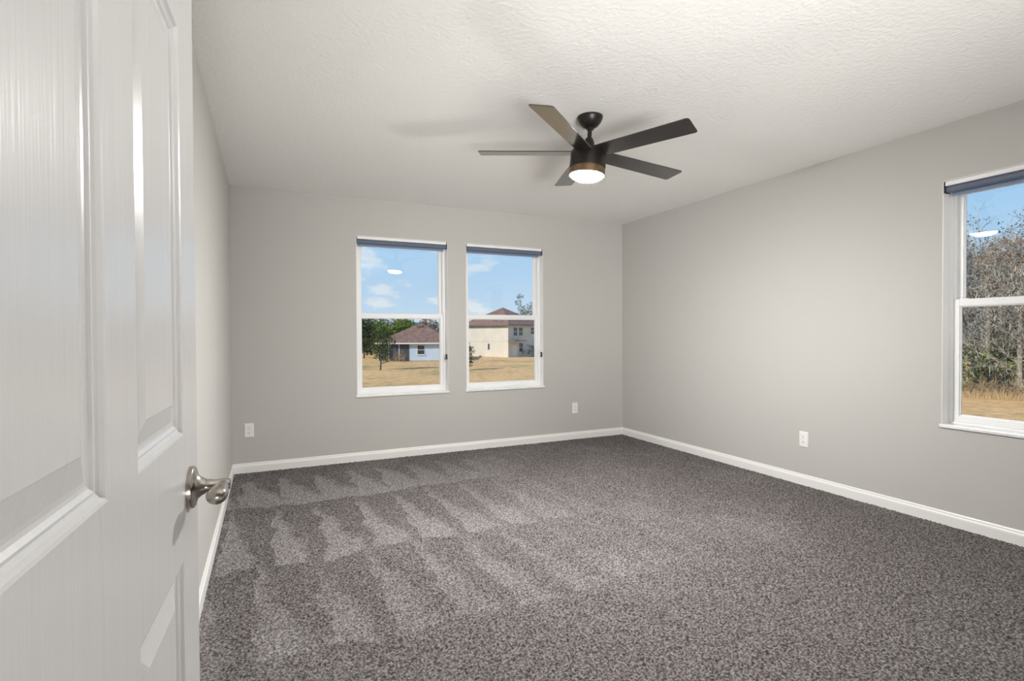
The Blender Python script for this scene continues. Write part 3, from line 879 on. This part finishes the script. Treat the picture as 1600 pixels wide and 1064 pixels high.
def shrub(name, loc, label, cat, h, r, stems, mat_, seed, group=None, leafm=None, nleaf=0, rad=0.02):
    rng = random.Random(seed)
    root = empty(name, loc); tag(root, label, cat, group)
    mb, tips = MB(), []
    for k in range(stems):
        a = rng.random() * 6.28
        s = r * rng.random()
        p = Vector((s * math.cos(a), s * math.sin(a), -0.1))
        d = Vector((rng.gauss(0, .35), rng.gauss(0, .35), 1)).normalized()
        branches(mb, tips, rng, p, d, h * (0.45 + 0.4 * rng.random()), rad, 1, 0.6, 0.0, 3, (2, 3))
    mb.build('stems', M[mat_], root, fix=False)
    if leafm:
        fb_ = MB()
        leaf_cloud(fb_, rng, [(t.x, t.y, t.z, h * 0.22) for t in tips[::2]], nleaf, 0.07 + 0.02 * h)
        fb_.build('leaves', M[leafm], root, fix=False)
    return root
for i, (r_, a_, h_) in enumerate([(-19.2, 80.6, 1.5), (-17.7, 80.9, 2.0), (-16.6, 80.4, 1.6)]):
    shrub('dry_shrub', site(r_, a_), 'bare brown shrub against the dark porch of the blue house', 'shrub', h_, 0.5, 16, 'brush', 50 + i, 'shrubs before the porch', rad=0.03)
shrub('leafy_shrub', site(4.1, 95.6), 'low dark shrub against the shaded wall of the cream house', 'shrub', 1.9, 0.9, 14, 'bark_dark', 55, None, 'dark_leaf', 700)

# the wood beyond the right window
def bare_tree(loc, label, h, seed, trunk_r, bark='bark', crown=None, ncrown=0, moss=900, depth=3, group='trees of the wood edge', cr=None):
    rng = random.Random(seed)
    root = empty('bare_tree', loc, rng.random() * 6.28); tag(root, label, 'tree', group)
    mb, tips = MB(), []
    ln = rng.gauss(0, 0.35)
    pts = [Vector((0, 0, -0.3)), Vector((ln * .2, 0.05, h * .2)), Vector((ln * .6, -.1, h * .45)), Vector((ln, .1, h * .7)), Vector((ln * 1.1, 0, h * .9))]
    rr = [trunk_r * k for k in (1.15, 0.95, 0.75, 0.5, 0.2)]
    mb.tube(pts, rr, 8)
    for k in range(15):
        t = 0.16 + 0.72 * k / 15
        i = min(3, int(t / 0.9 * 4)); 
        p = pts[i].lerp(pts[i + 1], (t / 0.9 * 4) - i)
        a = k * 2.4 + rng.random()
        branches(mb, tips, rng, p, Vector((math.cos(a), math.sin(a), 0.75)).normalized(), h * (0.20 + 0.10 * rng.random()) * (1.15 - 0.5 * t), trunk_r * 0.34 * (1.1 - t), depth, 0.62, 0.03, 4, (3, 4))
    mb.build('trunk', M[bark], root, fix=False)
    if moss:
        ms = MB()
        for _ in range(moss):
            p = rng.choice(tips) + Vector((rng.gauss(0, .25), rng.gauss(0, .25), rng.gauss(0, .2)))
            d = Vector((rng.gauss(0, .55), rng.gauss(0, .55), -0.6 - rng.random())).normalized()
            L = 0.18 + 0.42 * rng.random()
            w_ = Vector((rng.gauss(0, 1), rng.gauss(0, 1), 0)).normalized() * (0.008 + 0.016 * rng.random())
            q = p + d * L * 0.5 + Vector((rng.gauss(0, .06), rng.gauss(0, .06), 0))
            ms.add([p - w_ * .6, p + w_ * .6, q + w_, q - w_, p + d * L], [(0, 1, 2, 3), (3, 2, 4)])
        tag(ms.build('hanging_moss', M['moss'], root, fix=False), kind='stuff')
    if crown:
        zmin = h * (0.55 if cr is None else cr)
        up = [t for t in tips if t.z > zmin]
        fb_ = MB()
        leaf_cloud(fb_, rng, [(t.x, t.y, t.z, 0.55) for t in up[::3]], ncrown, 0.085)
        fb_.build('crown_leaves', M[crown], root, fix=False)
    return root
# the line of the wood runs away from the house; wood(t, d): t along its edge, d into it
WE0, WE1 = Vector((41.6, 13.6, 0)), Vector((44.6, 6.0, 0))
wdir = (WE1 - WE0).normalized(); wnrm = Vector((-wdir.y, wdir.x, 0))
if wnrm.x < 0: wnrm = -wnrm
def wood(t, d): 
    p = WE0 + wdir * t + wnrm * d
    return Vector((p.x, p.y, G))
WOOD = [
    (0.9, 2.2, 10.6, .17, 'rust_leaf', 2400, 'tall grey tree of the wood with rust brown leaves in its crown'),
    (2.4, 1.2, 9.0, .15, None, 0, 'pale trunked mossy tree at the front of the wood, centre of the right window'),
    (3.1, 2.6, 9.8, .15, 'rust_leaf', 1900, 'leaning grey tree with a sparse brown top beside the pale trunk'),
    (4.4, 1.6, 8.8, .16, 'green_leaf', 1500, 'tree with bright green leaves at the right edge of the right window'),
]
for i, (t, d, h, tr_, cl, nc, lab) in enumerate(WOOD):
    bare_tree(wood(t, d), lab, h, 70 + i, tr_, 'bark', cl, nc, 1500, 3, cr=0.35 if cl == 'green_leaf' else None)
more = [(-3.0, 1.5, 9.5), (-1.4, 3.0, 10.2), (6.0, 2.5, 10.0), (7.8, 1.6, 9.4), (-4.8, 3.2, 10.0),
        (0.2, 5.2, 10.6), (2.0, 5.0, 10.2), (3.8, 5.4, 10.8), (5.6, 5.0, 10.0), (1.2, 8.0, 11.2), (3.2, 8.4, 11.0), (5.2, 8.2, 11.2), (-1.6, 7.0, 10.8), (7.4, 7.4, 10.6)]
for i, (t, d, h) in enumerate(more):
    crown = ['grey_leaf', 'dark_leaf', 'rust_leaf', 'grey_leaf'][i % 4]
    bare_tree(wood(t, d), 'mossy grey tree in the tangle of the wood beyond the right window', h, 90 + i, 0.15, 'bark' if i % 2 else 'bark_dark', crown, 1900, 1100 if d < 6 else 700, 3, cr=0.2)
# undergrowth
for i, (t, d, h, lf) in enumerate([(-2.6, 0.9, 1.7, None), (-1.2, 0.3, 1.5, None), (0.0, 0.5, 1.6, None), (1.0, 0.2, 1.5, None), (2.1, 0.5, 1.4, None), (3.0, 0.1, 1.6, None), (4.0, 0.4, 1.8, None), (5.2, 0.2, 1.7, None), (6.6, 0.6, 1.7, None),
                                   (0.6, 2.6, 2.6, 1), (2.0, 2.9, 3.0, 1), (3.4, 3.2, 2.8, 1), (4.8, 2.8, 3.2, 1), (-1.0, 2.6, 2.6, 1), (1.4, 4.2, 3.6, 1), (2.8, 4.4, 3.4, 1), (4.2, 4.3, 3.8, 1)]):
    if lf: shrub('leafy_shrub', wood(t, d), 'tall green undergrowth shrub among the trunks of the wood', 'shrub', h, 0.8, 12, 'bark_dark', 120 + i, 'green undergrowth of the wood', ['dark_leaf', 'green_leaf', 'dark_leaf'][i % 3], 900)
    else: shrub('dry_shrub', wood(t, d), 'dry straw brown brush along the front of the wood', 'shrub', h, 0.75, 34, 'brush', 120 + i, 'dry brush before the wood', rad=0.016)
# tall straw in front of the brush
rng = random.Random(5)
sg = MB()
for _ in range(5200):
    p = wood(-4 + 12 * rng.random(), -1.3 + 1.9 * rng.random() ** 0.7)
    h = 0.15 + 0.55 * rng.random() ** 2
    d = Vector((rng.gauss(0, .25), rng.gauss(0, .25), 0))
    w_ = Vector((rng.gauss(0, 1), rng.gauss(0, 1), 0)).normalized() * 0.012
    sg.add([p - w_, p + w_, p + d * h + Vector((0, 0, h))], [(0, 1, 2)])
so = sg.build('straw_grass', M['straw'], fix=False)
tag(so, 'tall dry straw grass along the edge of the wood', 'grass', kind='stuff')
